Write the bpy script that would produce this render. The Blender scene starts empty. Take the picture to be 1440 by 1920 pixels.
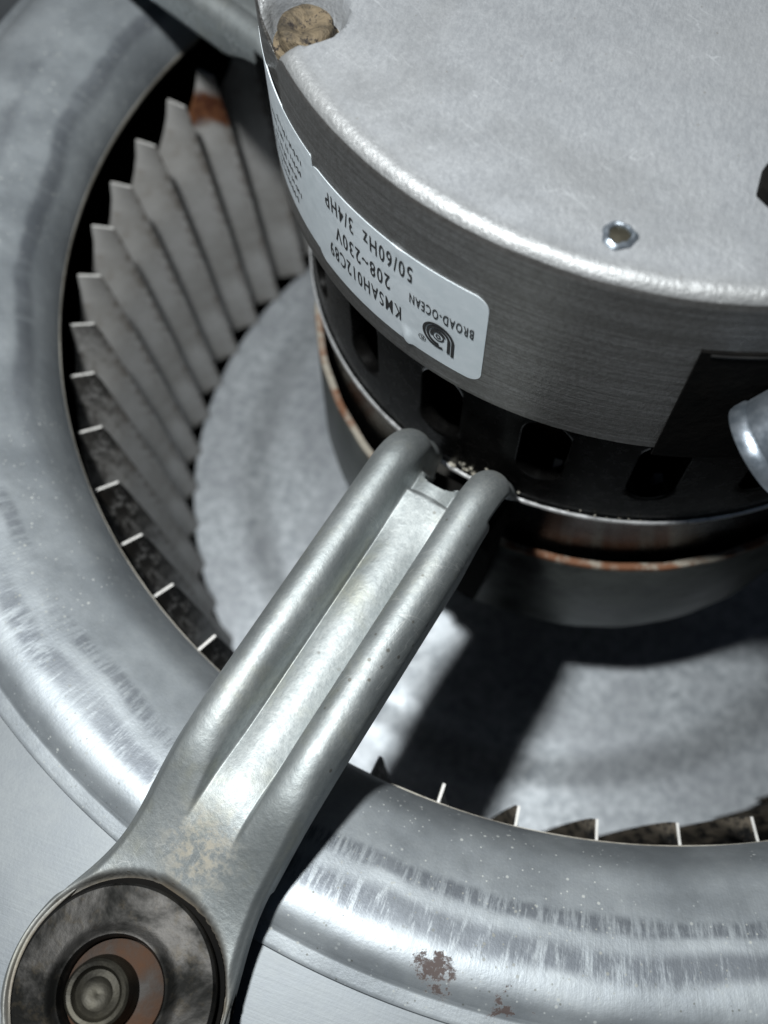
import bpy, bmesh, math, random
from mathutils import Vector, Matrix, noise

random.seed(7)
S = 0.1257                      # one unit of the drawing (throat radius) in metres
PI = math.pi
sc = bpy.context.scene
COL = sc.collection
rad = math.radians

# ------------------------------------------------------------------ camera
cam_d = bpy.data.cameras.new("camera")
cam = bpy.data.objects.new("camera", cam_d); COL.objects.link(cam)
RX = Vector((0.94612749, 0.32329896, -0.01790389))
RY = Vector((0.28772994, -0.86482139, -0.41145527))
RZ = Vector((-0.14850673, 0.38413766, -0.91125409))
M = Matrix.Identity(4)
for i, v in enumerate((RX, -RY, -RZ)):
    for j in range(3):
        M[j][i] = v[j]
CAMP = Vector((0.0, -1.20603427, 1.45188081)) * S
M.translation = CAMP
cam.matrix_world = M
cam_d.sensor_fit = 'VERTICAL'; cam_d.sensor_height = 36.0; cam_d.sensor_width = 27.0
cam_d.lens = 1850.4 / 1920 * 36.0
cam_d.clip_start = 0.005; cam_d.clip_end = 50
cam_d.dof.use_dof = True
cam_d.dof.focus_distance = 1.22 * S
cam_d.dof.aperture_fstop = 14.0
sc.camera = cam

# ------------------------------------------------------------------ light: dim open sky, and the small hand lamp that lights the picture
w = bpy.data.worlds.new("World"); sc.world = w; w.use_nodes = True
nt = w.node_tree
sky = nt.nodes.new('ShaderNodeTexSky'); sky.sky_type = 'NISHITA'; sky.sun_disc = False
sky.sun_elevation = rad(35); sky.sun_rotation = rad(-40)
bg = nt.nodes['Background']; bg.inputs['Strength'].default_value = 0.05
nt.links.new(sky.outputs[0], bg.inputs[0])
LAMP = Vector((-.562, -.95, 2.50)) * S
ld = bpy.data.lights.new("hand_lamp", 'POINT'); ld.energy = 31.0; ld.shadow_soft_size = .010; ld.color = (.965, .995, .99)
lo = bpy.data.objects.new("hand_lamp", ld); COL.objects.link(lo); lo.location = LAMP
sc.view_settings.view_transform = 'Standard'; sc.view_settings.look = 'None'
sc.view_settings.exposure = -2.25; sc.view_settings.gamma = 1.0

# ------------------------------------------------------------------ node helper
class NT:
    def __init__(self, name):
        self.m = bpy.data.materials.new(name); self.m.use_nodes = True
        self.t = self.m.node_tree; self.b = self.t.nodes['Principled BSDF']
        self.k = {}
    def n(self, typ, **kw):
        x = self.t.nodes.new(typ)
        for a, v in kw.items():
            setattr(x, a, v)
        return x
    def l(self, a, b): self.t.links.new(a, b)
    def co(self):
        if 'co' not in self.k:
            tc = self.n('ShaderNodeTexCoord'); mp = self.n('ShaderNodeVectorMath', operation='SCALE')
            mp.inputs[3].default_value = 1 / S
            self.l(tc.outputs['Object'], mp.inputs[0]); self.k['co'] = mp.outputs[0]
        return self.k['co']
    def polar(self):            # (angle, radius, z)
        if 'pol' not in self.k:
            sp = self.n('ShaderNodeSeparateXYZ'); self.l(self.co(), sp.inputs[0])
            r = self.n('ShaderNodeVectorMath', operation='LENGTH')
            c2 = self.n('ShaderNodeCombineXYZ'); self.l(sp.outputs[0], c2.inputs[0]); self.l(sp.outputs[1], c2.inputs[1])
            self.l(c2.outputs[0], r.inputs[0])
            a = self.math('ARCTAN2', sp.outputs[1], sp.outputs[0])
            c = self.n('ShaderNodeCombineXYZ')
            self.l(a, c.inputs[0]); self.l(r.outputs['Value'], c.inputs[1]); self.l(sp.outputs[2], c.inputs[2])
            self.k['pol'] = c.outputs[0]; self.k['a'] = a; self.k['r'] = r.outputs['Value']; self.k['z'] = sp.outputs[2]
        return self.k['pol']
    def math(self, op, a, b=None, c=None, clamp=False):
        x = self.n('ShaderNodeMath', operation=op, use_clamp=clamp)
        for i, v in enumerate((a, b, c)):
            if v is None: continue
            if isinstance(v, (int, float)): x.inputs[i].default_value = v
            else: self.l(v, x.inputs[i])
        return x.outputs[0]
    def scaled(self, vec, s):
        x = self.n('ShaderNodeVectorMath', operation='MULTIPLY')
        self.l(vec, x.inputs[0]); x.inputs[1].default_value = s
        return x.outputs[0]
    def noise(self, vec, scale, detail=4, rough=0.55, dist=0.0):
        x = self.n('ShaderNodeTexNoise'); self.l(vec, x.inputs['Vector'])
        x.inputs['Scale'].default_value = scale; x.inputs['Detail'].default_value = detail
        x.inputs['Roughness'].default_value = rough; x.inputs['Distortion'].default_value = dist
        return x.outputs['Fac']
    def voro(self, vec, scale, feature='F1', out='Distance'):
        x = self.n('ShaderNodeTexVoronoi', feature=feature); self.l(vec, x.inputs['Vector'])
        x.inputs['Scale'].default_value = scale
        return x.outputs[out]
    def scratch(self, ang, scale=6, thr=.012):
        r = self.n('ShaderNodeVectorRotate', rotation_type='Z_AXIS'); self.l(self.co(), r.inputs[0]); r.inputs['Angle'].default_value = ang
        v = self.noise(self.scaled(r.outputs[0], (1, 9, 1)), scale, 1, .4, .3)
        ln = self.step(self.math('ABSOLUTE', self.math('SUBTRACT', v, .5)), thr, thr * .3)
        return self.math('MULTIPLY', ln, self.step(self.noise(self.co(), 5 + ang, 3), .52, .62))
    def step(self, v, a, b, lo=0.0, hi=1.0):
        x = self.n('ShaderNodeMapRange', interpolation_type='SMOOTHSTEP'); self.l(v, x.inputs[0])
        x.inputs[1].default_value = a; x.inputs[2].default_value = b
        x.inputs[3].default_value = lo; x.inputs[4].default_value = hi
        return x.outputs[0]
    def mix(self, f, a, b):
        x = self.n('ShaderNodeMix', data_type='RGBA')
        if isinstance(f, (int, float)): x.inputs[0].default_value = f
        else: self.l(f, x.inputs[0])
        for i, v in ((6, a), (7, b)):
            if isinstance(v, tuple): x.inputs[i].default_value = (*v, 1)
            else: self.l(v, x.inputs[i])
        return x.outputs[2]
    def bump(self, h, dist, strength=1.0, prev=None):
        x = self.n('ShaderNodeBump'); x.inputs['Distance'].default_value = dist * S
        x.inputs['Strength'].default_value = strength
        self.l(h, x.inputs['Height'])
        if prev is not None: self.l(prev, x.inputs['Normal'])
        self.l(x.outputs[0], self.b.inputs['Normal'])
        return x.outputs[0]
    def set(self, **kw):
        for k, v in kw.items():
            i = self.b.inputs[k.replace('_', ' ')]
            if isinstance(v, tuple): i.default_value = (*v, 1)
            elif isinstance(v, (int, float)): i.default_value = v
            else: self.l(v, i)

RUST = (0.040, 0.014, 0.006)

def mat_ring():
    g = NT('galvanised_ring'); p = g.polar(); c = g.co()
    n1 = g.noise(c, 9, 5, .6); n2 = g.noise(c, 90, 4, .7); spg = g.voro(c, 26, out='Color')
    hatch = g.noise(g.scaled(p, (120, 16, 7)), 1, 5, .75)            # radial brush hatch
    wav = g.noise(c, 4.5, 3, .5)
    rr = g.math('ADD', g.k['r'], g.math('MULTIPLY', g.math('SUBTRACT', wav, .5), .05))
    def band(r0, w_):                                             # dark circumferential reflections painted into the ring colour
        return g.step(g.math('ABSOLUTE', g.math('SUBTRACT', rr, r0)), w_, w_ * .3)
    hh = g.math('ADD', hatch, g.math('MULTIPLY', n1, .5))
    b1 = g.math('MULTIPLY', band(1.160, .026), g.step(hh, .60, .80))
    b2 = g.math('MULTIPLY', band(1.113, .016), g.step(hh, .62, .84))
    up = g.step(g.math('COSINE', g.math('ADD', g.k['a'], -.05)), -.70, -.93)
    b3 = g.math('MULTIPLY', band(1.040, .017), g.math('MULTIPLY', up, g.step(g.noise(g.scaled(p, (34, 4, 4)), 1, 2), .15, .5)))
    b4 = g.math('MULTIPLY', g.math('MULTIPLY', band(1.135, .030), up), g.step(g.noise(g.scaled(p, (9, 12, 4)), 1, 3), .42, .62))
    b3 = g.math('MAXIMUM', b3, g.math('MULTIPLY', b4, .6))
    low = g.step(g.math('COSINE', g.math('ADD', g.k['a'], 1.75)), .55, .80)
    refl = g.math('MULTIPLY', g.math('MULTIPLY', g.math('MAXIMUM', b1, b2), low), g.step(g.noise(c, 2.6, 2), .36, .52))
    refl = g.math('MAXIMUM', refl, g.math('MULTIPLY', b3, .8))
    base = g.mix(g.step(n1, .3, .72), (.25, .272, .29), (.375, .402, .42))
    base = g.mix(g.math('MULTIPLY', g.step(n2, .3, .7), .35), base, (.27, .295, .325))
    base = g.mix(g.math('MULTIPLY', refl, .7), base, (.065, .073, .09))
    dots = g.math('MAXIMUM', g.step(g.voro(c, 46), .13, .05), g.step(g.voro(c, 95), .16, .07))
    dm = g.math('MULTIPLY', dots, g.step(g.noise(c, 3.6, 3, .6), .40, .56))
    base = g.mix(g.math('MULTIPLY', dm, .28), base, (.45, .43, .33))
    spots = g.step(g.voro(c, 75), .14, .07)
    spm = g.math('MULTIPLY', g.math('MULTIPLY', spots, g.step(g.noise(c, 2.5, 2), .42, .6)), g.step(g.k['r'], 1.15, 1.2))
    base = g.mix(g.math('MULTIPLY', spm, .6), base, (.10, .10, .08))
    # two rust spots near the outer lip
    rs = None
    for (x, y, rd) in RUSTSPOTS:
        d = g.n('ShaderNodeVectorMath', operation='DISTANCE'); g.l(c, d.inputs[0]); d.inputs[1].default_value = (x, y, .135)
        dd = g.math('ADD', d.outputs['Value'], g.math('MULTIPLY', g.math('SUBTRACT', g.noise(c, 38, 5, .8), .5), .16))
        s_ = g.step(dd, rd, rd * .35)
        rs = s_ if rs is None else g.math('MAXIMUM', rs, s_)
    base = g.mix(g.math('MULTIPLY', rs, .85), base, RUST)
    ro = g.math('ADD', g.step(n1, .25, .8, .43, .54), g.math('MULTIPLY', n2, .08))
    ro = g.math('ADD', ro, g.math('MULTIPLY', g.math('MAXIMUM', dm, rs), .3))
    g.set(Base_Color=base, Metallic=g.math('SUBTRACT', .62, g.math('MULTIPLY', g.math('MAXIMUM', rs, dm), .6)), Roughness=ro)
    b = g.bump(g.noise(g.scaled(p, (160, 8, 8)), 1, 3, .6), .0012, .2)
    b = g.bump(g.noise(c, 240, 2, .6), .0008, .25, b)
    b = g.bump(g.noise(c, 12, 2, .5), .006, .35, b)
    return g.m

def mat_plate():
    g = NT('galvanised_plate'); c = g.co()
    n1 = g.noise(c, 5, 4, .6); n2 = g.noise(c, 70, 4, .7)
    base = g.mix(g.step(n1, .3, .7), (.11, .12, .13), (.18, .192, .20))
    base = g.mix(g.math('MULTIPLY', g.step(n2, .35, .7), .3), base, (.13, .14, .155))
    g.set(Base_Color=base, Metallic=.85, Roughness=g.step(n1, .2, .8, .48, .6))
    b = g.bump(g.noise(g.scaled(c, (3, 60, 3)), 3, 3, .6), .0007, .2)
    b = g.bump(g.noise(c, 230, 2, .6), .0006, .15, b)
    return g.m

def mat_cast(side=False):
    g = NT('brushed_aluminium' if side else 'cast_aluminium'); p = g.polar(); c = g.co()
    n1 = g.noise(c, 5, 4, .6); n2 = g.noise(g.scaled(c, (1, .35, 1)), 210, 3, .8)
    base = g.mix(g.step(n2, .3, .7), (.30, .312, .33), (.375, .388, .405))
    base = g.mix(g.math('MULTIPLY', g.step(n1, .45, .7), .3), base, (.33, .335, .34))
    if side:
        br = g.noise(g.scaled(p, (2.2, 1, 190)), 1, 4, .7)
        n3 = g.noise(c, 150, 3, .8)
        base = g.mix(g.step(br, .3, .7), (.17, .164, .157), (.285, .28, .275))
        base = g.mix(g.math('MULTIPLY', g.step(n3, .35, .7), .5), base, (.11, .10, .09))
        g.set(Base_Color=base, Metallic=.9, Roughness=g.math('ADD', .36, g.math('MULTIPLY', br, .16)))
        b = g.bump(br, .002, .45)
        b = g.bump(n3, .002, .5, b)
    else:
        st = g.math('MAXIMUM', g.scratch(.5, 7, .006), g.scratch(2.1, 5, .005))
        base = g.mix(g.math('MULTIPLY', st, .35), base, (.62, .64, .66))
        stn = g.step(g.noise(c, 2.6, 5, .65, .6), .50, .66)
        base = g.mix(g.math('MULTIPLY', stn, .38), base, (.21, .215, .22))
        sp = g.step(g.voro(c, 34), .06, .03)
        base = g.mix(g.math('MULTIPLY', sp, .5), base, (.17, .15, .12))
        rim = g.step(g.k['r'], .535, .56)
        base = g.mix(g.math('MULTIPLY', rim, .6), base, (.22, .22, .215))  # rim colour darkened to dim the highlight on it
        ro = g.math('ADD', .40, g.math('MULTIPLY', n1, .15))
        g.set(Base_Color=base, Metallic=.55, Roughness=g.math('ADD', ro, g.math('MULTIPLY', rim, .04)))
        b = g.bump(n2, .0015, .45)
        b = g.bump(g.noise(g.scaled(c, (1, .5, 1)), 190, 3, .7), .0016, .5, b)
        cr = g.bump(g.math('MULTIPLY', g.noise(c, 110, 3, .75), rim), .003, .5, b)
    return g.m

def mat_arm():
    g = NT('zinc_plated_steel'); c = g.co()
    n1 = g.noise(c, 8, 4, .6); n2 = g.noise(c, 110, 4, .75); n3 = g.noise(c, 14, 3, .6, .5)
    base = g.mix(g.step(n1, .3, .7), (.28, .30, .30), (.385, .405, .405))
    base = g.mix(g.math('MULTIPLY', g.step(n3, .5, .72), .5), base, (.34, .34, .275))
    base = g.mix(g.math('MULTIPLY', g.step(n2, .3, .72), .5), base, (.20, .22, .23))
    fl = g.math('MULTIPLY', g.step(g.voro(c, 48), .16, .07), g.step(g.noise(c, 5, 2), .5, .62))
    base = g.mix(g.math('MULTIPLY', fl, .7), base, (.10, .09, .07))
    st2 = g.math('MAXIMUM', g.scratch(.2, 9, .008), g.scratch(1.2, 8, .006))
    base = g.mix(g.math('MULTIPLY', st2, .4), base, (.55, .56, .55))
    # dusty worn patch where the ribs run out into the foot
    d = g.n('ShaderNodeVectorMath', operation='DISTANCE'); g.l(g.scaled(c, (1, 1, 0)), d.inputs[0]); d.inputs[1].default_value = (1.205, .0, 0)
    pt = g.math('MULTIPLY', g.step(d.outputs['Value'], .075, .0), g.step(g.noise(c, 70, 4, .7), .42, .62))
    base = g.mix(pt, base, (.36, .33, .27))
    # brown stain round the washer seat
    d2 = g.n('ShaderNodeVectorMath', operation='DISTANCE'); g.l(g.scaled(c, (1, 1, 0)), d2.inputs[0]); d2.inputs[1].default_value = (1.383, .0, 0)
    st = g.step(g.math('ADD', d2.outputs['Value'], g.math('MULTIPLY', n1, .02)), .152, .13)
    base = g.mix(g.math('MULTIPLY', st, .85), base, (.075, .045, .014))
    g.set(Base_Color=base, Metallic=g.math('SUBTRACT', .88, g.math('MULTIPLY', g.math('MAXIMUM', pt, st), .6)),
          Roughness=g.math('ADD', g.step(n1, .2, .8, .47, .58), g.math('MULTIPLY', n2, .12)))
    b = g.bump(n2, .0013, .45)
    b = g.bump(g.noise(c, 40, 3, .6), .0012, .3, b)
    return g.m

def mat_simple(name, col, col2, metal, r0, r1, scale=40, bump=.001, coat=0):
    g = NT(name); c = g.co()
    n = g.noise(c, scale, 5, .65); n1 = g.noise(c, scale * .15, 3, .6)
    f = g.math('MULTIPLY', g.math('ADD', n, n1), .5)
    g.set(Base_Color=g.mix(g.step(f, .35, .65), col, col2), Metallic=metal, Roughness=g.step(n, .25, .75, r0, r1))
    if coat: g.b.inputs['Coat Weight'].default_value = coat; g.b.inputs['Coat Roughness'].default_value = .08
    g.bump(n, bump, .5)
    return g.m

def mat_blade(rusty=False, grimy=0):
    g = NT('dusty_galvanised_rusty' if rusty else 'grimy_galvanised' if grimy else 'dusty_galvanised'); c = g.co()
    n1 = g.noise(c, 7, 4, .6); n2 = g.noise(c, 60, 5, .7)
    base = g.mix(g.step(n1, .3, .7), (.30, .292, .28), (.43, .425, .42))
    base = g.mix(g.math('MULTIPLY', g.step(n2, .5, .75), .45), base, (.20, .165, .13))
    g.polar()
    ed = g.math('MULTIPLY', g.step(g.math('ADD', g.k['r'], g.math('MULTIPLY', g.k['z'], -.066)), .922, .906), g.step(g.noise(g.scaled(c, (1, 1, .5)), 70, 4, .8), .45, .6))
    base = g.mix(g.math('MULTIPLY', ed, .7), base, (.09, .065, .045))
    met = .25
    if rusty:
        g.polar()
        zz = g.math('ADD', g.math('SUBTRACT', g.k['z'], .83), g.math('MULTIPLY', g.math('SUBTRACT', g.noise(c, 26, 3), .5), .05))
        rs = g.math('MULTIPLY', g.step(zz, -.205, -.18), g.step(zz, -.105, -.125))
        base = g.mix(rs, base, g.mix(g.step(g.noise(c, 40, 3), .4, .6), (.07, .022, .010), (.15, .06, .025)))
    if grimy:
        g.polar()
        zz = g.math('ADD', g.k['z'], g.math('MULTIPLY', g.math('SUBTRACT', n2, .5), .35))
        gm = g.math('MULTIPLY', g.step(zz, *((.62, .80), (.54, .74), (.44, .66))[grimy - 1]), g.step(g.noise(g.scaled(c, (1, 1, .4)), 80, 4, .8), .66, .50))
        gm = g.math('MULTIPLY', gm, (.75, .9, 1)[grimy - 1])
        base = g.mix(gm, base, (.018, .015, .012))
    g.set(Base_Color=base, Metallic=met, Roughness=.62)
    g.bump(n2, .002, .5)
    return g.m

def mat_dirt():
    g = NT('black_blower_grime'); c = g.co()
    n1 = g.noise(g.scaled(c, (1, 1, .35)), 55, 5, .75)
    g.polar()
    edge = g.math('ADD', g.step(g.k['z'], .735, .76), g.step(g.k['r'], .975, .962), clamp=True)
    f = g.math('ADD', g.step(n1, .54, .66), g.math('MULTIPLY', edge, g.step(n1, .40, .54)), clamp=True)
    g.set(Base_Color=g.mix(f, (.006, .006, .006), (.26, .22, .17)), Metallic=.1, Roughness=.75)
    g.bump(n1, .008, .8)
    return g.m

def mat_edge():
    g = NT('rusty_cut_edge'); c = g.co()
    n1 = g.noise(c, 18, 4, .7)
    g.set(Base_Color=g.mix(g.step(n1, .42, .62), (.30, .275, .23), (.16, .07, .035)), Metallic=.2, Roughness=.6)
    g.bump(g.noise(c, 60, 3), .004, .5)
    return g.m

def mat_disc():
    g = NT('dull_galvanised_disc'); c = g.co()
    n1 = g.noise(c, 4, 4, .6); n2 = g.noise(c, 45, 5, .75)
    base = g.mix(g.step(n2, .3, .7), (.26, .285, .31), (.52, .55, .58))
    base = g.mix(g.math('MULTIPLY', g.step(n1, .4, .65), .5), base, (.27, .285, .31))
    g.set(Base_Color=base, Metallic=.55, Roughness=.48)
    g.bump(n2, .002, .35)
    return g.m

def mat_crust():
    g = NT('crusted_rust'); c = g.co()
    n1 = g.noise(c, 30, 4, .7, .6); n2 = g.noise(c, 75, 4, .7)
    base = g.mix(g.step(n1, .35, .65), (.030, .023, .014), (.125, .095, .058))
    base = g.mix(g.step(n2, .53, .62), base, (.012, .008, .006))
    g.set(Base_Color=base, Metallic=.1, Roughness=.8)
    g.bump(n1, .012, .8)
    return g.m

def mat_washer():
    g = NT('stained_chrome'); c = g.co()
    n1 = g.noise(c, 11, 5, .65, .4); n2 = g.noise(c, 60, 4, .7)
    base = g.mix(g.step(n1, .4, .62), (.004, .004, .0035), (.040, .038, .036))
    base = g.mix(g.math('MULTIPLY', g.step(n2, .5, .7), .4), base, (.035, .028, .018))
    g.set(Base_Color=base, Metallic=.85, Roughness=g.step(n1, .3, .7, .65, .5))
    g.bump(n2, .002, .4)
    return g.m

RUSTSPOTS = []
MT = {}

# ------------------------------------------------------------------ mesh helpers
def mesh_obj(name, verts, faces, mat, parent=None, smooth=True, off=(0, 0, 0), mats=None, fmat=None):
    me = bpy.data.meshes.new(name)
    me.from_pydata([((v[0] - off[0]) * S, (v[1] - off[1]) * S, (v[2] - off[2]) * S) for v in verts], [], faces)
    for m in ([mat] if mats is None else mats):
        me.materials.append(m)
    if fmat:
        for p, i in zip(me.polygons, fmat): p.material_index = i
    bm = bmesh.new(); bm.from_mesh(me)
    bmesh.ops.remove_doubles(bm, verts=bm.verts, dist=1e-7)
    bmesh.ops.recalc_face_normals(bm, faces=bm.faces)
    bm.to_mesh(me); bm.free()
    if smooth:
        me.shade_smooth()
        if smooth == 'auto': me.set_sharp_from_angle(angle=rad(38))
    o = bpy.data.objects.new(name, me); COL.objects.link(o)
    if parent: o.parent = parent
    return o

def empty(name, loc=(0, 0, 0), rz=0):
    o = bpy.data.objects.new(name, None); COL.objects.link(o)
    o.location = Vector(loc) * S; o.rotation_euler = (0, 0, rz); o.empty_display_size = .02
    return o

def tag(o, label=None, cat=None, group=None, kind=None):
    for k, v in (('label', label), ('category', cat), ('group', group), ('kind', kind)):
        if v: o[k] = v
    return o

def catmull(pts, k=6):
    out = []
    n = len(pts)
    for i in range(n - 1):
        p0, p1, p2, p3 = pts[max(i - 1, 0)], pts[i], pts[i + 1], pts[min(i + 2, n - 1)]
        for j in range(k):
            t = j / k
            out.append(tuple(.5 * ((2 * b) + (-a + c) * t + (2 * a - 5 * b + 4 * c - d) * t * t + (-a + 3 * b - 3 * c + d) * t ** 3)
                             for a, b, c, d in zip(p0, p1, p2, p3)))
    out.append(tuple(pts[-1]))
    return out

def lathe(name, prof, mat, parent=None, n=256, closed=False, center=(0, 0), a0=0, a1=2 * PI, fn=None, smooth='auto', off=(0, 0, 0), mats=None, matfn=None):
    full = abs(a1 - a0 - 2 * PI) < 1e-6
    m = n if full else n + 1
    V, F, FM = [], [], []
    for i in range(m):
        a = a0 + (a1 - a0) * i / n
        for (r, z) in prof:
            if fn: r, z = fn(r, z, a)
            V.append((center[0] + r * math.cos(a), center[1] + r * math.sin(a), z))
    k = len(prof)
    for i in range(n):
        i2 = (i + 1) % m
        for j in range(k if closed else k - 1):
            j2 = (j + 1) % k
            F.append((i * k + j, i2 * k + j, i2 * k + j2, i * k + j2)); FM.append(matfn(j) if matfn else 0)
    if not full and closed:
        F.append(tuple(range(k))); F.append(tuple((m - 1) * k + j for j in range(k))); FM += [0, 0]
    return mesh_obj(name, V, F, mat, parent, smooth, off, mats, FM if matfn else None)

def smooth01(x):
    x = max(0.0, min(1.0, x)); return x * x * (3 - 2 * x)

def pol(r, az, z=0): return (r * math.cos(rad(az)), r * math.sin(rad(az)), z)

RUSTSPOTS += [(.040, -1.212, .026), (.136, -1.224, .014)]
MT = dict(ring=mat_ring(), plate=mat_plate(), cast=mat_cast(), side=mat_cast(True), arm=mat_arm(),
          black=mat_simple('black_enamel', (.0015, .0015, .0015), (.004, .0038, .0036), 0, .2, .3, 60, .0003, 0),
          rubber=mat_simple('dirty_rubber', (.0025, .0025, .0025), (.006, .0055, .005), 0, .8, .95, 50, .003),
          dark=mat_simple('dark_steel', (.008, .008, .008), (.02, .019, .018), .3, .4, .6, 50, .002),
          blade=mat_blade(), bladedirt=mat_dirt(), bladetip=mat_simple('blade_tip_steel', (.45, .44, .42), (.62, .61, .59), .3, .5, .6, 60, .001), edge2=mat_simple('worn_cut_edge', (.16, .14, .11), (.34, .32, .28), .3, .5, .6, 40, .002), bladerust=mat_blade(True), edge=mat_edge(), disc=mat_disc(), crust=mat_crust(), washer=mat_washer(),
          band=mat_simple('dull_steel_band', (.012, .014, .0135), (.17, .185, .175), .6, .36, .5, 13, .004),
          shiny=mat_simple('worn_bright_steel', (.65, .65, .65), (.85, .85, .85), .7, .25, .4, 90, .002),
          label=mat_simple('silver_label_foil', (.60, .66, .70), (.68, .73, .77), .25, .38, .5, 60, .0006),
          ink=mat_simple('black_ink', (.012, .012, .013), (.02, .02, .02), 0, .45, .6, 60, .0002),
          rust=mat_simple('orange_rust', (.006, .004, .002), (.055, .021, .006), .1, .6, .85, 22, .004),
          hub=mat_simple('brassy_stained_steel', (.16, .14, .08), (.34, .32, .24), .7, .35, .55, 30, .003),
          bolt=mat_simple('tarnished_bolt_steel', (.010, .009, .007), (.055, .05, .036), .7, .45, .6, 14, .004),
          white=mat_simple('white_plastic', (.55, .55, .53), (.70, .70, .68), 0, .4, .5, 40, .001),
          crumb=mat_simple('corrosion_crumb', (.22, .20, .16), (.42, .40, .35), .1, .6, .8, 60, .001),
          tube=mat_simple('brushed_tube_steel', (.20, .235, .275), (.36, .395, .44), .85, .32, .42, 50, .002),
          copper=mat_simple('varnished_copper', (.02, .011, .007), (.05, .027, .014), .5, .35, .5, 60, .004))

# ------------------------------------------------------------------ blower housing: side panel, inlet ring, scroll
housing = empty('blower_housing', (0, 0, 0))
tag(housing, 'galvanised sheet metal blower housing with flared round inlet ring around the motor', 'blower housing')
prof = [(1.215, .1125), (1.262, .1130), (1.32, .1130), (1.6, .1130), (2.6, .1130), (2.6, .1000), (1.215, .1000)]
lathe('side_panel', prof, MT['plate'], housing, closed=True, n=192)
bell = catmull([(1.0, 0.0), (1.004, .022), (1.016, .052), (1.038, .084), (1.070, .104), (1.108, .122), (1.150, .134), (1.186, .140), (1.212, .138), (1.229, .129), (1.237, .122)], 5)
lip = [(1.240, .1208), (1.254, .1212), (1.259, .119), (1.2605, .1142)]
top = bell + lip
bot = [(r - .0005 if i < len(bell) * .4 else r, z) for i, (r, z) in enumerate(top)]
under = []
for i, (r, z) in enumerate(top):
    a = top[max(i - 1, 0)]; b = top[min(i + 1, len(top) - 1)]
    tx, tz = b[0] - a[0], b[1] - a[1]; L = math.hypot(tx, tz)
    under.append((r + tz / L * .006, z - tx / L * .006))
def wob(r, z, a):
    n_ = noise.noise(Vector((math.cos(a) * 2.2, math.sin(a) * 2.2, r * 3)))
    return r, z + (.0025 * n_ if r < 1.235 else 0)
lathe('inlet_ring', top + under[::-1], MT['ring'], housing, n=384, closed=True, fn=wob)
sc_prof = [(1.16, .099), (1.55, .099), (1.55, -1.02), (.0, -1.02), (0, -1.04), (1.57, -1.04), (1.57, .0995), (1.16, .0995)]
lathe('scroll_casing', sc_prof, MT['dark'], housing, n=96)

lathe('cut_edge', [(.9990, -.006), (1.0035, -.006), (1.0035, .0008), (.9990, .0005)], MT['edge2'], housing, n=384, closed=True,
      fn=lambda r, z, a: (r + .0012 * noise.noise(Vector((math.cos(a) * 9, math.sin(a) * 9, 0))), z))
# ------------------------------------------------------------------ fan wheel
fan = empty('fan_wheel', (0, 0, -.83))
tag(fan, 'squirrel cage fan wheel of grey galvanised blades around a dull back disc inside the inlet', 'fan wheel')
FO = (0, 0, -.83)
def discz(r): return -.832 + .03 * smooth01((.82 - r) / .12) + .05 * smooth01((.6 - r) / .4)
dp = [(r / 100, discz(r / 100)) for r in range(10, 93, 2)]
lathe('back_disc', dp + [(r, z - .012) for r, z in dp[::-1]], MT['disc'], fan, n=160, closed=True, off=FO)
lathe('hub', [(.0, -.46), (.09, -.46), (.10, -.47), (.10, -.79)], MT['dark'], fan, n=48, off=FO)
PITCH = 360 / 54
def blade_mesh(rusty):
    V, F, FM = [], [], []
    nz, nc = 22, 7
    th = .0042
    for i in range(nz + 1):
        f = i / nz
        z = -.07 - .757 * f
        d = f * .757
        rin = .960 - .050 * (f ** .75)
        rout = 1.004 + .030 * smooth01(d / .20)
        for side in (0, 1):
            for j in range(nc + 1):
                c = j / nc
                r = rin + (rout - rin) * c
                lean = -rad(1.35) * f
                cam_ = .008 * math.sin(PI * c) * smooth01(d / .1)
                tt = r * lean + (r - rin) * 1.35 * min(1, d / .20) - cam_ + (th / 2 if side else -th / 2)
                jig = .0012 * noise.noise(Vector((z * 14, c, 3 * side + 5)))
                V.append((r, tt + jig, z - FO[2]))
    k = 2 * (nc + 1)
    for i in range(nz):
        for j in range(nc):
            a = i * k + j
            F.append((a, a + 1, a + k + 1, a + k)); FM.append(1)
            b = a + nc + 1
            F.append((b, b + k, b + k + 1, b + 1)); FM.append(0)
        for j in (0, nc):
            a = i * k + j; b = a + nc + 1
            F.append((a, a + k, b + k, b)); FM.append(0)
    for i in (0, nz):
        for j in range(nc):
            a = i * k + j; b = a + nc + 1
            F.append((a, b, b + 1, a + 1)); FM.append(2)
    return V, F, FM
V, F, FM = blade_mesh(False)
b0 = mesh_obj('blade', V, F, None, fan, 'auto', mats=[MT['blade'], MT['bladedirt'], MT['bladetip']], fmat=FM)
grimy = []
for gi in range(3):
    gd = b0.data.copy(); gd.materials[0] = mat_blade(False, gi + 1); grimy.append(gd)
b0.rotation_euler = (0, 0, rad(-163.85))
tips = []
for i in range(1, 54):
    b = b0.copy(); COL.objects.link(b); b.parent = fan
    a = -163.85 + PITCH * i
    b.rotation_euler = (rad(random.uniform(-.3, .3)), 0, rad(a + random.uniform(-.3, .3)))
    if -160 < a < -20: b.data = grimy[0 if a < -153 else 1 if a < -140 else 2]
    if i == 49:                                                   # the blade with the rust patch, near the top
        b.data = b0.data.copy(); b.data.materials[0] = MT['bladerust']
        b['label'] = 'blade with a brown rust patch across it near its tip'

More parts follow.
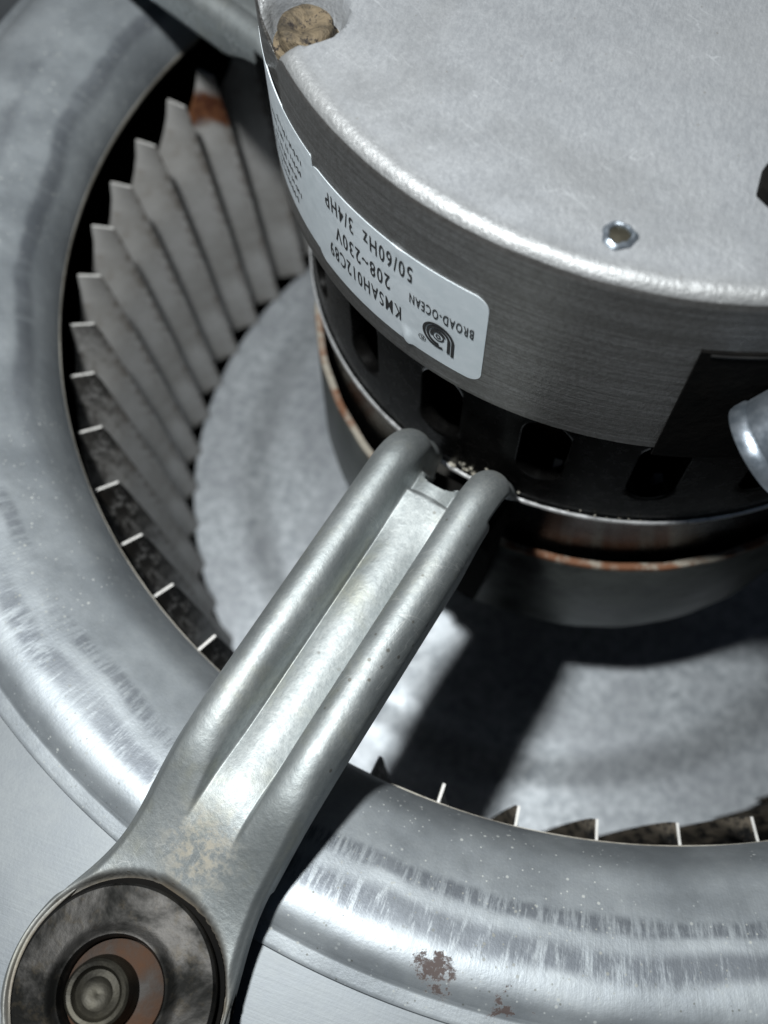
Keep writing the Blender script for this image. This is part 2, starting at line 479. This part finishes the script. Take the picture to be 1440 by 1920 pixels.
# ------------------------------------------------------------------ motor
motor = empty('electric_motor', (0, 0, 0))
tag(motor, 'round blower motor with cast aluminium end cap above a black vented body', 'motor')
SC_AZ, SC_R = -143.4, .520
sx, sy, _ = pol(SC_R, SC_AZ)
CR, ZT, ZB = .568, .664, .357
def cap_fn(r, z, a):
    x, y = r * math.cos(a), r * math.sin(a)
    if z > .52:
        # scalloped screw pocket, open to the rim
        ux, uy = math.cos(rad(SC_AZ)), math.sin(rad(SC_AZ))
        dx, dy = x - sx, y - sy
        al = dx * ux + dy * uy; pr = -dx * uy + dy * ux
        d = math.hypot(al * (1.0 if al < 0 else .8), pr)
        k = 1 - smooth01((d - .040) / .014)
        z2 = z - k * max(0, z - .618) * 1.0 - .016 * smooth01((r - .545) / .01) * (1 - smooth01((abs(pr) - .03) / .03)) * (1 if z > .60 and al > 0 else 0)
        r2 = r - .010 * k * smooth01((r - .55) / .015)
        return r2, z2 + .0012 * noise.noise(Vector((x * 20, y * 20, 1)))
    return r, z
capt = []
for i in range(0, 120): capt.append((.0001 + i * .00985 * 55 / 119, ZT))
f_ = .020
for i in range(0, 13):
    t = PI / 2 * i / 12
    capt.append((CR - f_ + f_ * math.sin(t), ZT - f_ + f_ * math.cos(t)))
# slight crown lip before the rim
capt = catmull([capt[0]] + capt[1:], 1)
sidep = [(CR, ZT - f_ - .004 - i * .02) for i in range(0, 14)] + [(CR, ZB + .004), (CR - .004, ZB), (CR - .03, ZB - .001), (CR - .03, ZB + .03)]
def jm(j): return 0 if j < len(capt) - 5 else 1
lathe('end_cap', capt + sidep, None, motor, n=720, fn=cap_fn, mats=[MT['cast'], MT['side']], matfn=jm)

# screw in the pocket
def crusty(name, r, h, mat, x, y, z, amp, parent, n=40):
    V, F = [], []
    rings = [(r * .98, -h), (r, -h * .5), (r, -.1 * h), (r * .93, 0), (r * .75, .05 * h), (r * .5, .0), (r * .25, -.1 * h), (.0001, -.12 * h)]
    for i, (rr, zz) in enumerate(rings):
        for k in range(n):
            a = 2 * PI * k / n
            p = Vector((rr * math.cos(a), rr * math.sin(a), zz))
            d = noise.noise(p * 55 + Vector((9, 3, 1))) * amp + noise.noise(p * 120) * amp * .5
            q = Vector((p.x * (1 + d * 4), p.y * (1 + d * 4), zz + d * (1 if i > 2 else .3)))
            V.append((x + q.x, y + q.y, z + q.z))
    for i in range(len(rings) - 1):
        for k in range(n):
            F.append((i * n + k, i * n + (k + 1) % n, (i + 1) * n + (k + 1) % n, (i + 1) * n + k))
    return mesh_obj(name, V, F, mat, parent)
scr = crusty('cap_screw', .033, .040, MT['crust'], sx, sy, .648, .0020, motor)
lathe('flange', [(.028, .626), (.040, .624), (.041, .618), (.028, .615)], MT['crust'], scr, n=40, center=(sx, sy), closed=True)

# small rivet hole with a bright burr and a black plug on the cap face
hx, hy = pol(.514, -90.4)[:2]
lathe('rivet_burr', [(.0105, .6655), (.0115, .6675), (.0135, .6680), (.016, .6665), (.018, .6645), (.0105, .6645)], MT['tube'], motor, n=40, center=(hx, hy), closed=True,
      fn=lambda r, z, a: (r * (1 + .06 * math.sin(3 * a + 1) + .04 * math.sin(7 * a)), z + .0006 * math.sin(5 * a)))
lathe('rivet', [(.0001, .6664), (.006, .6662), (.0108, .6655), (.0115, .6645)], MT['bolt'], motor, n=32, center=(hx, hy))
px, py = .150, -.405
lathe('plug', [(.0001, .682), (.030, .682), (.036, .678), (.038, .665)], MT['rubber'], motor, n=7, center=(px, py), smooth=False)

# vented body
def vented():
    V, F = [], []
    NS, R1, R2 = 21, .538, .490
    z0, z1 = .084, .372
    per = 2 * PI / NS
    hw, hh, cz = rad(3.7), .078, .232
    for s in range(NS):
        ac = rad(-109.2) + per * s
        nn = 64
        outer, inner, deep = [], [], []
        for k in range(nn):
            t = 2 * PI * k / nn
            c_, s_ = math.cos(t), math.sin(t)
            # rectangle border point
            W, H = per / 2, (z1 - z0) / 2
            m = 1 / max(abs(c_), abs(s_))
            outer.append((ac + W * c_ * m, (z0 + z1) / 2 + H * s_ * m))
            # stadium slot
            w_ = hw * .546; e = hh - w_
            q = (abs(c_) ** .8 * (1 if c_ > 0 else -1), abs(s_) ** .8 * (1 if s_ > 0 else -1))
            yy = hh * math.sin(t); ex = w_
            over = max(0, abs(yy) - e)
            ex = math.sqrt(max(0, w_ * w_ - over * over))
            inner.append((ac + (ex if c_ > 0 else -ex) / .546 * (1 if abs(c_) > 1e-9 else 0), cz + yy))
        base = len(V)
        mids = [([(a * (1 - q) + b * q, c * (1 - q) + d * q) for (a, c), (b, d) in zip(outer, inner)], R1) for q in (0, .15, .3, .45, .6, .75, .88, .97)]
        for ring, r in mids + [(inner, R1 - .0015), (inner, R1 - .012), (inner, R1 - .022)]:
            for (a, z) in ring: V.append((r * math.cos(a), r * math.sin(a), z))
        for g_ in range(10):
            for k in range(nn):
                k2 = (k + 1) % nn
                F.append((base + g_ * nn + k, base + g_ * nn + k2, base + (g_ + 1) * nn + k2, base + (g_ + 1) * nn + k))
    return V, F
V, F = vented()
mesh_obj('vented_body', V, F, MT['black'], motor, 'auto')
lathe('stator', [(.50, .38), (.47, .36), (.455, .20), (.47, .10), (.47, .0)], MT['copper'], motor, n=96)
for k in range(0, 21, 1):
    a = rad(-109.2 + 360 / 21 * k + 2.0)
    lathe('insulator', [(.490, .118), (.524, .118), (.524, .140), (.490, .142)], MT['white'], motor, n=6, closed=True, a0=a, a1=a + rad(1.5), smooth=False)
lp = [(.538, .085), (.5405, .083), (.5425, .079), (.5430, .075), (.5415, .071), (.536, .068), (.528, .03), (.524, -.10), (.524, -.42), (.53, -.43), (.53, -.45), (.50, -.465), (.12, -.465), (.10, -.47), (.10, -.50), (.0, -.50)]
lathe('lower_body', lp, MT['black'], motor, n=256)
lathe('seam_bead', [(.5395, .0825), (.5440, .0795), (.5450, .0755), (.5430, .0720), (.539, .075)], MT['shiny'], motor, n=256, closed=True,
      fn=lambda r, z, a: (r + .0005 * math.sin(23 * a) * math.sin(57 * a), z))
# black connector socket set in the cap side
def curved_panel(name, az0, az1, z0, z1, r0, r1, mat, parent, bev=.004, n=40):
    b = math.degrees(bev / r1)
    prof_ = [(r0, z0), (r1 - bev, z0), (r1, z0 + bev), (r1, z1 - bev), (r1 - bev, z1), (r0, z1)]
    return lathe(name, prof_, mat, parent, n=n, closed=True, a0=rad(az0), a1=rad(az1))
MT['rubber'].node_tree.nodes['Principled BSDF'].inputs['Specular IOR Level'].default_value = .06
sk = curved_panel('connector_socket', -78.6, -38, .342, .580, .55, .5705, MT['rubber'], motor)
curved_panel('socket_rib', -77.5, -38, .569, .5735, .565, .5715, MT['dark'], sk, .001)

# labels on the cap side
def foil(name, az0, az1, z0, z1, rc, parent, r=.5688, n=90, corners=(1, 1)):
    V, F = [], []
    L = rad(abs(az1 - az0)) * r
    nz = 14
    for side in (0, 1):
        for i in range(n + 1):
            u = i / n
            # denser sampling at the ends
            u = .5 - .5 * math.cos(PI * u)
            d0, d1 = u * L, (1 - u) * L
            cut = 0
            if d0 < rc and corners[0]: cut = rc - math.sqrt(max(0, rc * rc - (rc - d0) ** 2))
            if d1 < rc and corners[1]: cut = max(cut, rc - math.sqrt(max(0, rc * rc - (rc - d1) ** 2)))
            for j in range(nz + 1):
                z = (z0 + cut) + (z1 - z0 - 2 * cut) * j / nz
                a = rad(az0 + (az1 - az0) * u)
                lift = 0
                az = math.degrees(a)
                e = math.exp(-(((az + 112.6) / 1.0) ** 2 + ((z - .404) / .010) ** 2)); lift += .0035 * e * (1 + math.sin(az * 3.2 + z * 90))
                e = math.exp(-(((az + 114.5) / .7) ** 2 + ((z - .556) / .006) ** 2)); lift += .0025 * e
                rr = (r if side == 0 else r - .0016) + lift
                V.append((rr * math.cos(a), rr * math.sin(a), z))
    k = nz + 1; N = (n + 1) * k
    for i in range(n):
        for j in range(nz):
            a = i * k + j
            F.append((a, a + 1, a + k + 1, a + k)); F.append((N + a, N + a + k, N + a + k + 1, N + a + 1))
    for i in range(n):
        for j in (0, nz):
            a = i * k + j; F.append((a, a + k, N + a + k, N + a))
    for i in (0, n):
        for j in range(nz):
            a = i * k + j; F.append((a, a + 1, N + a + 1, N + a))
    return mesh_obj(name, V, F, MT['label'], parent, 'auto')
lab = foil('rating_label', -101.75, -131.4, .395, .562, .020, motor)
lab['label'] = 'silver foil label printed upside down with the motor voltage and power'
lab2 = foil('data_label', -131.0, -158, .405, .572, .004, motor, r=.5685)
lab2['label'] = 'second silver foil label of small print curving away around the left of the cap'
RT = .5696
def wrap(pts, az0, z0):
    """label coordinates (u = reading direction, v = up in the print) onto the cap side"""
    out = []
    for (u, v) in pts:
        a = rad(az0) - u / .5688
        out.append((RT * math.cos(a), RT * math.sin(a), z0 - v))
    return out
def text(name, body, az0, az1, zbase, zcap, parent, bold=0.0):
    cu = bpy.data.curves.new(name, 'FONT'); cu.body = body; cu.size = 1; cu.resolution_u = 3; cu.offset = bold; cu.space_character = 1.22
    to = bpy.data.objects.new('tmp', cu); COL.objects.link(to)
    dg = bpy.context.evaluated_depsgraph_get()
    me = bpy.data.meshes.new_from_object(to.evaluated_get(dg))
    vs = [v.co.copy() for v in me.vertices]; fs = [tuple(p.vertices) for p in me.polygons]
    bpy.data.objects.remove(to); bpy.data.meshes.remove(me)
    x0, x1 = min(v.x for v in vs), max(v.x for v in vs)
    caph = .70
    W = rad(az0 - az1) * .5688
    P = wrap([((v.x - x0) / (x1 - x0) * W, v.y / caph * (zbase - zcap)) for v in vs], az0, zbase)
    return mesh_obj(name, P, fs, MT['ink'], parent, False)
text('printed_text', 'BROAD-OCEAN', -103.3, -112.6, .4975, .4795, lab, .008)
text('printed_text', 'KMSAH012C89', -114.0, -127.9, .4560, .4290, lab, .004)
text('printed_text', '208~230V', -115.8, -126.2, .5000, .4730, lab, .004)
text('printed_text', '50/60Hz  3/4HP', -112.2, -128.1, .5450, .5175, lab, .004)
def stroke(path, w_):
    V, F = [], []
    n = len(path)
    for i, (u, v) in enumerate(path):
        a = path[max(i - 1, 0)]; b = path[min(i + 1, n - 1)]
        tx, ty = b[0] - a[0], b[1] - a[1]; L = math.hypot(tx, ty) or 1
        V += [(u - ty / L * w_ / 2, v + tx / L * w_ / 2), (u + ty / L * w_ / 2, v - tx / L * w_ / 2)]
    for i in range(n - 1): F.append((2 * i, 2 * i + 1, 2 * i + 3, 2 * i + 2))
    return V, F
def arc(r, a0, a1, n=40, c=(0, 0)):
    return [(c[0] + r * math.cos(rad(a0 + (a1 - a0) * i / n)), c[1] + r * math.sin(rad(a0 + (a1 - a0) * i / n))) for i in range(n + 1)]
V, F = [], []
def addst(path, w_):
    v, f = stroke(path, w_); b = len(V); V.extend(v); F.extend([tuple(i + b for i in q) for q in f])
addst([(-.0215, .027), (-.0215, .012)] + arc(.0215, 180, 470), .0042)
addst([(-.0158, .024), (-.0158, .010)] + arc(.0158, 180, 455), .0042)
addst(arc(.0105, 200, 380), .0030)
addst(arc(.0078, 0, 360), .0020)
addst(arc(.0030, 0, 360), .0018)
mesh_obj('printed_logo', wrap(V, -108.1, .4480), F, MT['ink'], lab, False)
V, F = [], []
addst(arc(.0052, 0, 360), .0010)
addst([(-.0018, -.003), (-.0018, .003)], .0011); addst([(-.0018, .003), (.0012, .0028), (.0016, .001), (-.0016, .0002)], .0009); addst([(-.0002, .0003), (.0020, -.003)], .0010)
mesh_obj('printed_mark', wrap(V, -110.5, .4260), F, MT['ink'], lab, False)
# rows of small print on the second label, seen at a grazing angle
for row, (zb, a_s, a_e) in enumerate(((.44, -137.5, -151), (.462, -136, -149), (.484, -137, -146), (.508, -135.2, -148), (.532, -134.6, -143))):
    V, F = [], []
    a = a_s
    rnd = random.Random(row)
    while a > a_e:
        wd = rnd.choice((.25, .4, .55, .8))
        u0 = rad(a_s - a) * .5688; h = rnd.uniform(.007, .012)
        addst([(u0, 0), (u0, h)], .0022)
        if rnd.random() < .6: addst([(u0, h), (u0 + rad(wd) * .5, h * .5), (u0, 0)], .0018)
        a -= wd + .35
    RT = .5690
    mesh_obj('printed_row', wrap(V, a_s, zb), F, MT['ink'], lab2, False)
# faint scratch line on the cap face
def ribbon3(name, pts, w_, mat, parent, z):
    V, F = [], []
    for i, (x, y) in enumerate(pts):
        a = pts[max(i - 1, 0)]; b = pts[min(i + 1, len(pts) - 1)]
        tx, ty = b[0] - a[0], b[1] - a[1]; L = math.hypot(tx, ty)
        ww = w_ * (.3 + .7 * math.sin(PI * (i + .3) / len(pts)))
        V += [(x - ty / L * ww, y + tx / L * ww, z), (x + ty / L * ww, y - tx / L * ww, z)]
    for i in range(len(pts) - 1): F.append((2 * i, 2 * i + 1, 2 * i + 3, 2 * i + 2))
    return mesh_obj(name, V, F, mat, parent)
ribbon3('scratch', [(.149, -.206), (.150, -.235), (.153, -.262), (.156, -.29), (.157, -.32)], .0011, MT['dark'], motor, .6652)

MT['black'].node_tree.nodes['Principled BSDF'].inputs['Specular IOR Level'].default_value = .24
# pale corrosion crumbs caught on the seam of the motor between the arm ribs
V, F = [], []
rc = random.Random(3)
for q_ in range(34):
    az_ = rc.gauss(-101, 3.2) if q_ < 24 else rc.uniform(-92, -72); zz_ = .084 + abs(rc.gauss(0, .012)) * (1 if q_ < 24 else .3); rr_ = .5415 if zz_ < .088 else .5385
    e_ = rc.uniform(.0012, .0042) if q_ < 24 else rc.uniform(.0008, .0018)
    cx_, cy_, _ = pol(rr_, az_); b_ = len(V)
    for (dx_, dy_, dz_) in ((1, 0, 0), (-1, 0, 0), (0, 1, 0), (0, -1, 0), (0, 0, 1), (0, 0, -1)):
        k_ = e_ * rc.uniform(.6, 1.5); V.append((cx_ + dx_ * k_, cy_ + dy_ * k_, zz_ + dz_ * k_ * .7))
    F += [tuple(b_ + i for i in t_) for t_ in ((0, 2, 4), (2, 1, 4), (1, 3, 4), (3, 0, 4), (2, 0, 5), (1, 2, 5), (3, 1, 5), (0, 3, 5))]
cr_ = mesh_obj('corrosion_crumbs', V, F, MT['crumb'], None, False)
tag(cr_, 'pale crumbs of corrosion caught on the black motor seam between the arm ribs', 'crumbs', kind='stuff')

# ------------------------------------------------------------------ clamp band
band = empty('clamp_band', (0, 0, -.34))
tag(band, 'dull steel clamp band with a rusty cut top edge wrapped around the lower motor', 'clamp band')
BO = (0, 0, -.34)
def bandw(r, z, a):
    d = math.degrees(a) % 360 - 360
    g_ = .006 * math.exp(-((d + 118) / 12) ** 2)
    return r + g_ + .0012 * math.sin(5 * a) + .0006 * math.sin(31 * a), z + .0035 * math.sin(3 * a + 1) + (.0012 * math.sin(40 * a) if z > -.12 else 0)
bp = [(.538, -.100), (.5495, -.098), (.551, -.104), (.555, -.390), (.553, -.400), (.515, -.400), (.515, -.390), (.540, -.385)]
lathe('strip', bp, None, band, n=300, closed=True, fn=bandw, off=BO, mats=[MT['band'], MT['edge']], matfn=lambda j: 1 if j in (0, 1) else 0)

# ------------------------------------------------------------------ mounting arms
FR = 1.383
def arm_mesh():
    V, F = [], []
    # path stations: s (radius), floor height
    st = []
    s = FR + .133
    while s > .668:
        st.append(('f', s)); s -= .0045
    nb = 16
    for i in range(nb + 1): st.append(('b', i / nb))
    for i in range(1, 4): st.append(('v', i / 3))
    def floor(s): return .176 + .062 * smooth01((1.30 - s) / .20)
    NT_ = 96
    rows = []
    for kind, x in st:
        s = x if kind == 'f' else .668
        # half width
        if s > FR: W = math.sqrt(max(1e-6, .133 ** 2 - (s - FR) ** 2))
        else:
            W = .095 + (.133 - .095) * smooth01((s - 1.19) / (FR - 1.19)) ** 1.3
            W = max(W, math.sqrt(max(0, .133 ** 2 - (s - FR) ** 2)))
        rib = smooth01((1.20 - s) / .17)               # ribs fade out towards the foot
        row = []
        for j in range(NT_ + 1):
            tau = -1 + 2 * j / NT_
            tau = max(-1, min(1, tau))
            # flange region on outer 8 % of columns
            e = abs(tau)
            sg = 1 if tau >= 0 else -1
            if e > .88:
                q = (e - .88) / .12
                t = sg * W; n = -q * (.040)
                n_base = 0
            else:
                t = tau / .88 * W; n = 0
            ta = abs(t)
            # rib profile for a section of half width .095
            tr = ta * .095 / max(W, .095) if W > .095 else ta
            c0, rr = .0635, .0315
            d = (tr - c0) / rr
            if e <= .88:
                h = .006 + .036 * math.sqrt(max(0, 1 - min(1, abs(d)) ** 2.1)) if abs(d) < 1 else 0
                if tr < c0 and abs(d) >= .98: h = 0
                if d <= -.92: h *= smooth01((d + 1.02) / .10)
                crown = (-.018 + .011 * (1 - min(1, tr / .036) ** 2)) * smooth01((.038 - tr) / .006)
                dome = .026 * (1 - (ta / max(W, .01)) ** 4) * smooth01((s - 1.10) / .10) * (1 - smooth01((s - 1.25) / .08))
                edge = -.010 * smooth01((ta / W - .88) / .12)
                hole = 0
                dh = math.hypot(s - FR, t)
                hole = -.020 * (1 - smooth01((dh - .126) / .006))
                n = rib * (h + crown) + (1 - rib) * (edge + .006) + dome * .12 + hole
            else:
                h1 = .012
                n = n + rib * h1 * (1 - 0) + (1 - rib) * (-.004)
                if e > .88: n = (rib * .012 + (1 - rib) * -.004) - (e - .88) / .12 * (.046 if s < 1.2 else .03)
            row.append((s, t, n))
        rows.append((kind, x, row))
    for kind, x, row in rows:
        for (s, t, n) in row:
            if kind == 'f':
                k_ = smooth01((.76 - s) / .08)
                V.append((s, t, floor(s) + (max(n, -.006) * k_ + n * (1 - k_))))
            else:
                # bend down towards the band: arc of radius .05 about (.668, .188)
                nn = max(n, -.006)
                if kind == 'b' and abs(t) < .030:
                    lim = .628 + .020 * math.sqrt(max(0, 1 - (t / .031) ** 2))
                    V.append((max(lim, .668 - .045 * x), t, floor(.668) + n)); continue
                zf = floor(.668)
                Rb = .052
                if kind == 'b':
                    th = x * rad(84)
                    rad_ = Rb + nn
                    V.append((.668 - math.sin(th) * rad_, t, zf - Rb + math.cos(th) * rad_))
                else:
                    th = rad(84); rad_ = Rb + nn
                    V.append((.668 - math.sin(th) * rad_ - x * .030, t, zf - Rb + math.cos(th) * rad_ - x * .06))
    k = NT_ + 1
    for i in range(len(st) - 1):
        kind, x = st[i + 1]
        for j in range(NT_):
            tm = rows[i][2][j][1] + rows[i][2][j + 1][1]; tm /= 2
            e = abs(-1 + 2 * (j + .5) / NT_)
            # concave notch: the floor between the ribs stops before the bend
            if kind == 'v' and abs(tm) < .030: continue
            if e > .85 and kind != 'f': continue
            a = i * k + j
            F.append((a, a + 1, a + k + 1, a + k))
    return V, F
V, F = arm_mesh()
ARM_LABELS = ['stamped steel motor arm with two rounded ribs crossing the front of the picture',
              'motor arm mostly hidden behind the motor at the upper left']
arms = []
a_root = empty('motor_mount', (0, 0, 0), rad(-102.85))
ab = mesh_obj('bracket', V, F, MT['arm'], a_root, True)
md = ab.modifiers.new('thickness', 'SOLIDIFY'); md.thickness = .0085 * S; md.offset = -1
V = []
for z_, x0_, x1_, y_ in ((-.34, .560, .575, .060), (-.10, .560, .598, .080), (.0, .556, .606, .080), (.07, .556, .600, .076)):
    V += [(x0_, -y_, z_), (x1_, -y_, z_), (x1_, y_, z_), (x0_, y_, z_)]
F = [(0, 1, 2, 3), (12, 15, 14, 13)] + [(i * 4 + j, i * 4 + (j + 1) % 4, i * 4 + 4 + (j + 1) % 4, i * 4 + 4 + j) for i in range(3) for j in range(4)]
tb = mesh_obj('light_leak_block', V, F, MT['rubber'], a_root, False)  # dark block added under the arm tip to stop a light leak
tag(a_root, ARM_LABELS[0], 'mounting arm', 'motor mounting arms')
a2 = a_root.copy(); COL.objects.link(a2); a2.location = Vector((-.035, -.17, 0)) * S; a2.rotation_euler = (0, 0, rad(154.5)); tag(a2, ARM_LABELS[1])
for src in (ab, tb):
    c = src.copy(); COL.objects.link(c); c.parent = a2

# fastener stack at the foot of the front arm (washer, hub, bolt), and its copy on the other arm
def fastener(az, labs):
    x, y, _ = pol(FR, az)
    def th(name, label, cat, z):
        o = empty(name, (x, y, z)); return tag(o, label, cat)
    o = (x, y, .1135)
    gr = th('rubber_grommet', labs[0], 'grommet', .1135)
    lathe('sleeve', [(.020, .1136), (.128, .1136), (.136, .150), (.127, .158), (.1255, .171), (.108, .172), (.10, .160), (.02, .160)], MT['rubber'], gr, n=72, center=(x, y), closed=True, off=o)
    o = (x, y, .172)
    ws = th('flat_washer', labs[1], 'washer', .172)
    lathe('disc', [(.030, .1722), (.115, .1722), (.1185, .176), (.1185, .192), (.1155, .1955), (.080, .1965), (.072, .1975), (.066, .203), (.0625, .2035), (.0600, .199), (.058, .180), (.030, .180)],
          MT['washer'], ws, n=96, center=(x, y), closed=True, off=o)
    lathe('rusty_collar', [(.028, .1805), (.0575, .1805), (.0570, .186), (.046, .190), (.028, .191)], MT['rust'], ws, n=64, center=(x, y), closed=True, off=o)
    bt = th('mounting_bolt', labs[2], 'bolt', .192)
    o = (x, y, .192)
    bx, by = x - .010, y - .004
    lathe('head', [(.0001, .2185), (.010, .2165), (.018, .2200), (.025, .2180), (.0275, .2200), (.0290, .2235), (.0335, .2245), (.0365, .2225), (.0375, .217), (.038, .2085), (.0405, .199), (.041, .1925), (.0001, .1925)], MT['bolt'], bt, n=60, center=(bx, by), off=o)
    return gr, ws, bt
fastener(-102.75, ('dirty rubber grommet ringed with brown grime under the washer of the front arm',
                   'round stained washer with a raised ring at the foot of the front arm',
                   'tarnished round bolt head inside the rusty ring of the front washer'))

# ------------------------------------------------------------------ tube at the right edge
P0 = Vector((.211, -.600, .485)); D = Vector((.754, .46, .84)).normalized()
tube = empty('metal_tube', P0)
tag(tube, 'brushed steel tube end entering from the right beside the black socket', 'tube')
q = D.to_track_quat('Z', 'Y').to_matrix()
V, F = [], []
TR = .058
prof = [(TR - .006, .0), (TR - .004, -.003), (TR - .001, -.003), (TR, .001), (TR, .012), (TR - .003, .016), (TR - .002, .02), (TR - .002, .15), (TR - .008, .15), (TR - .009, .004)]
n = 96
for i in range(n):
    a = 2 * PI * i / n
    for (r, z) in prof:
        v = q @ Vector((r * math.cos(a), r * math.sin(a), z)); V.append((v.x, v.y, v.z))
k = len(prof)
for i in range(n):
    for j in range(k): F.append((i * k + j, ((i + 1) % n) * k + j, ((i + 1) % n) * k + (j + 1) % k, i * k + (j + 1) % k))
mesh_obj('pipe', V, F, MT['tube'], tube, 'auto')
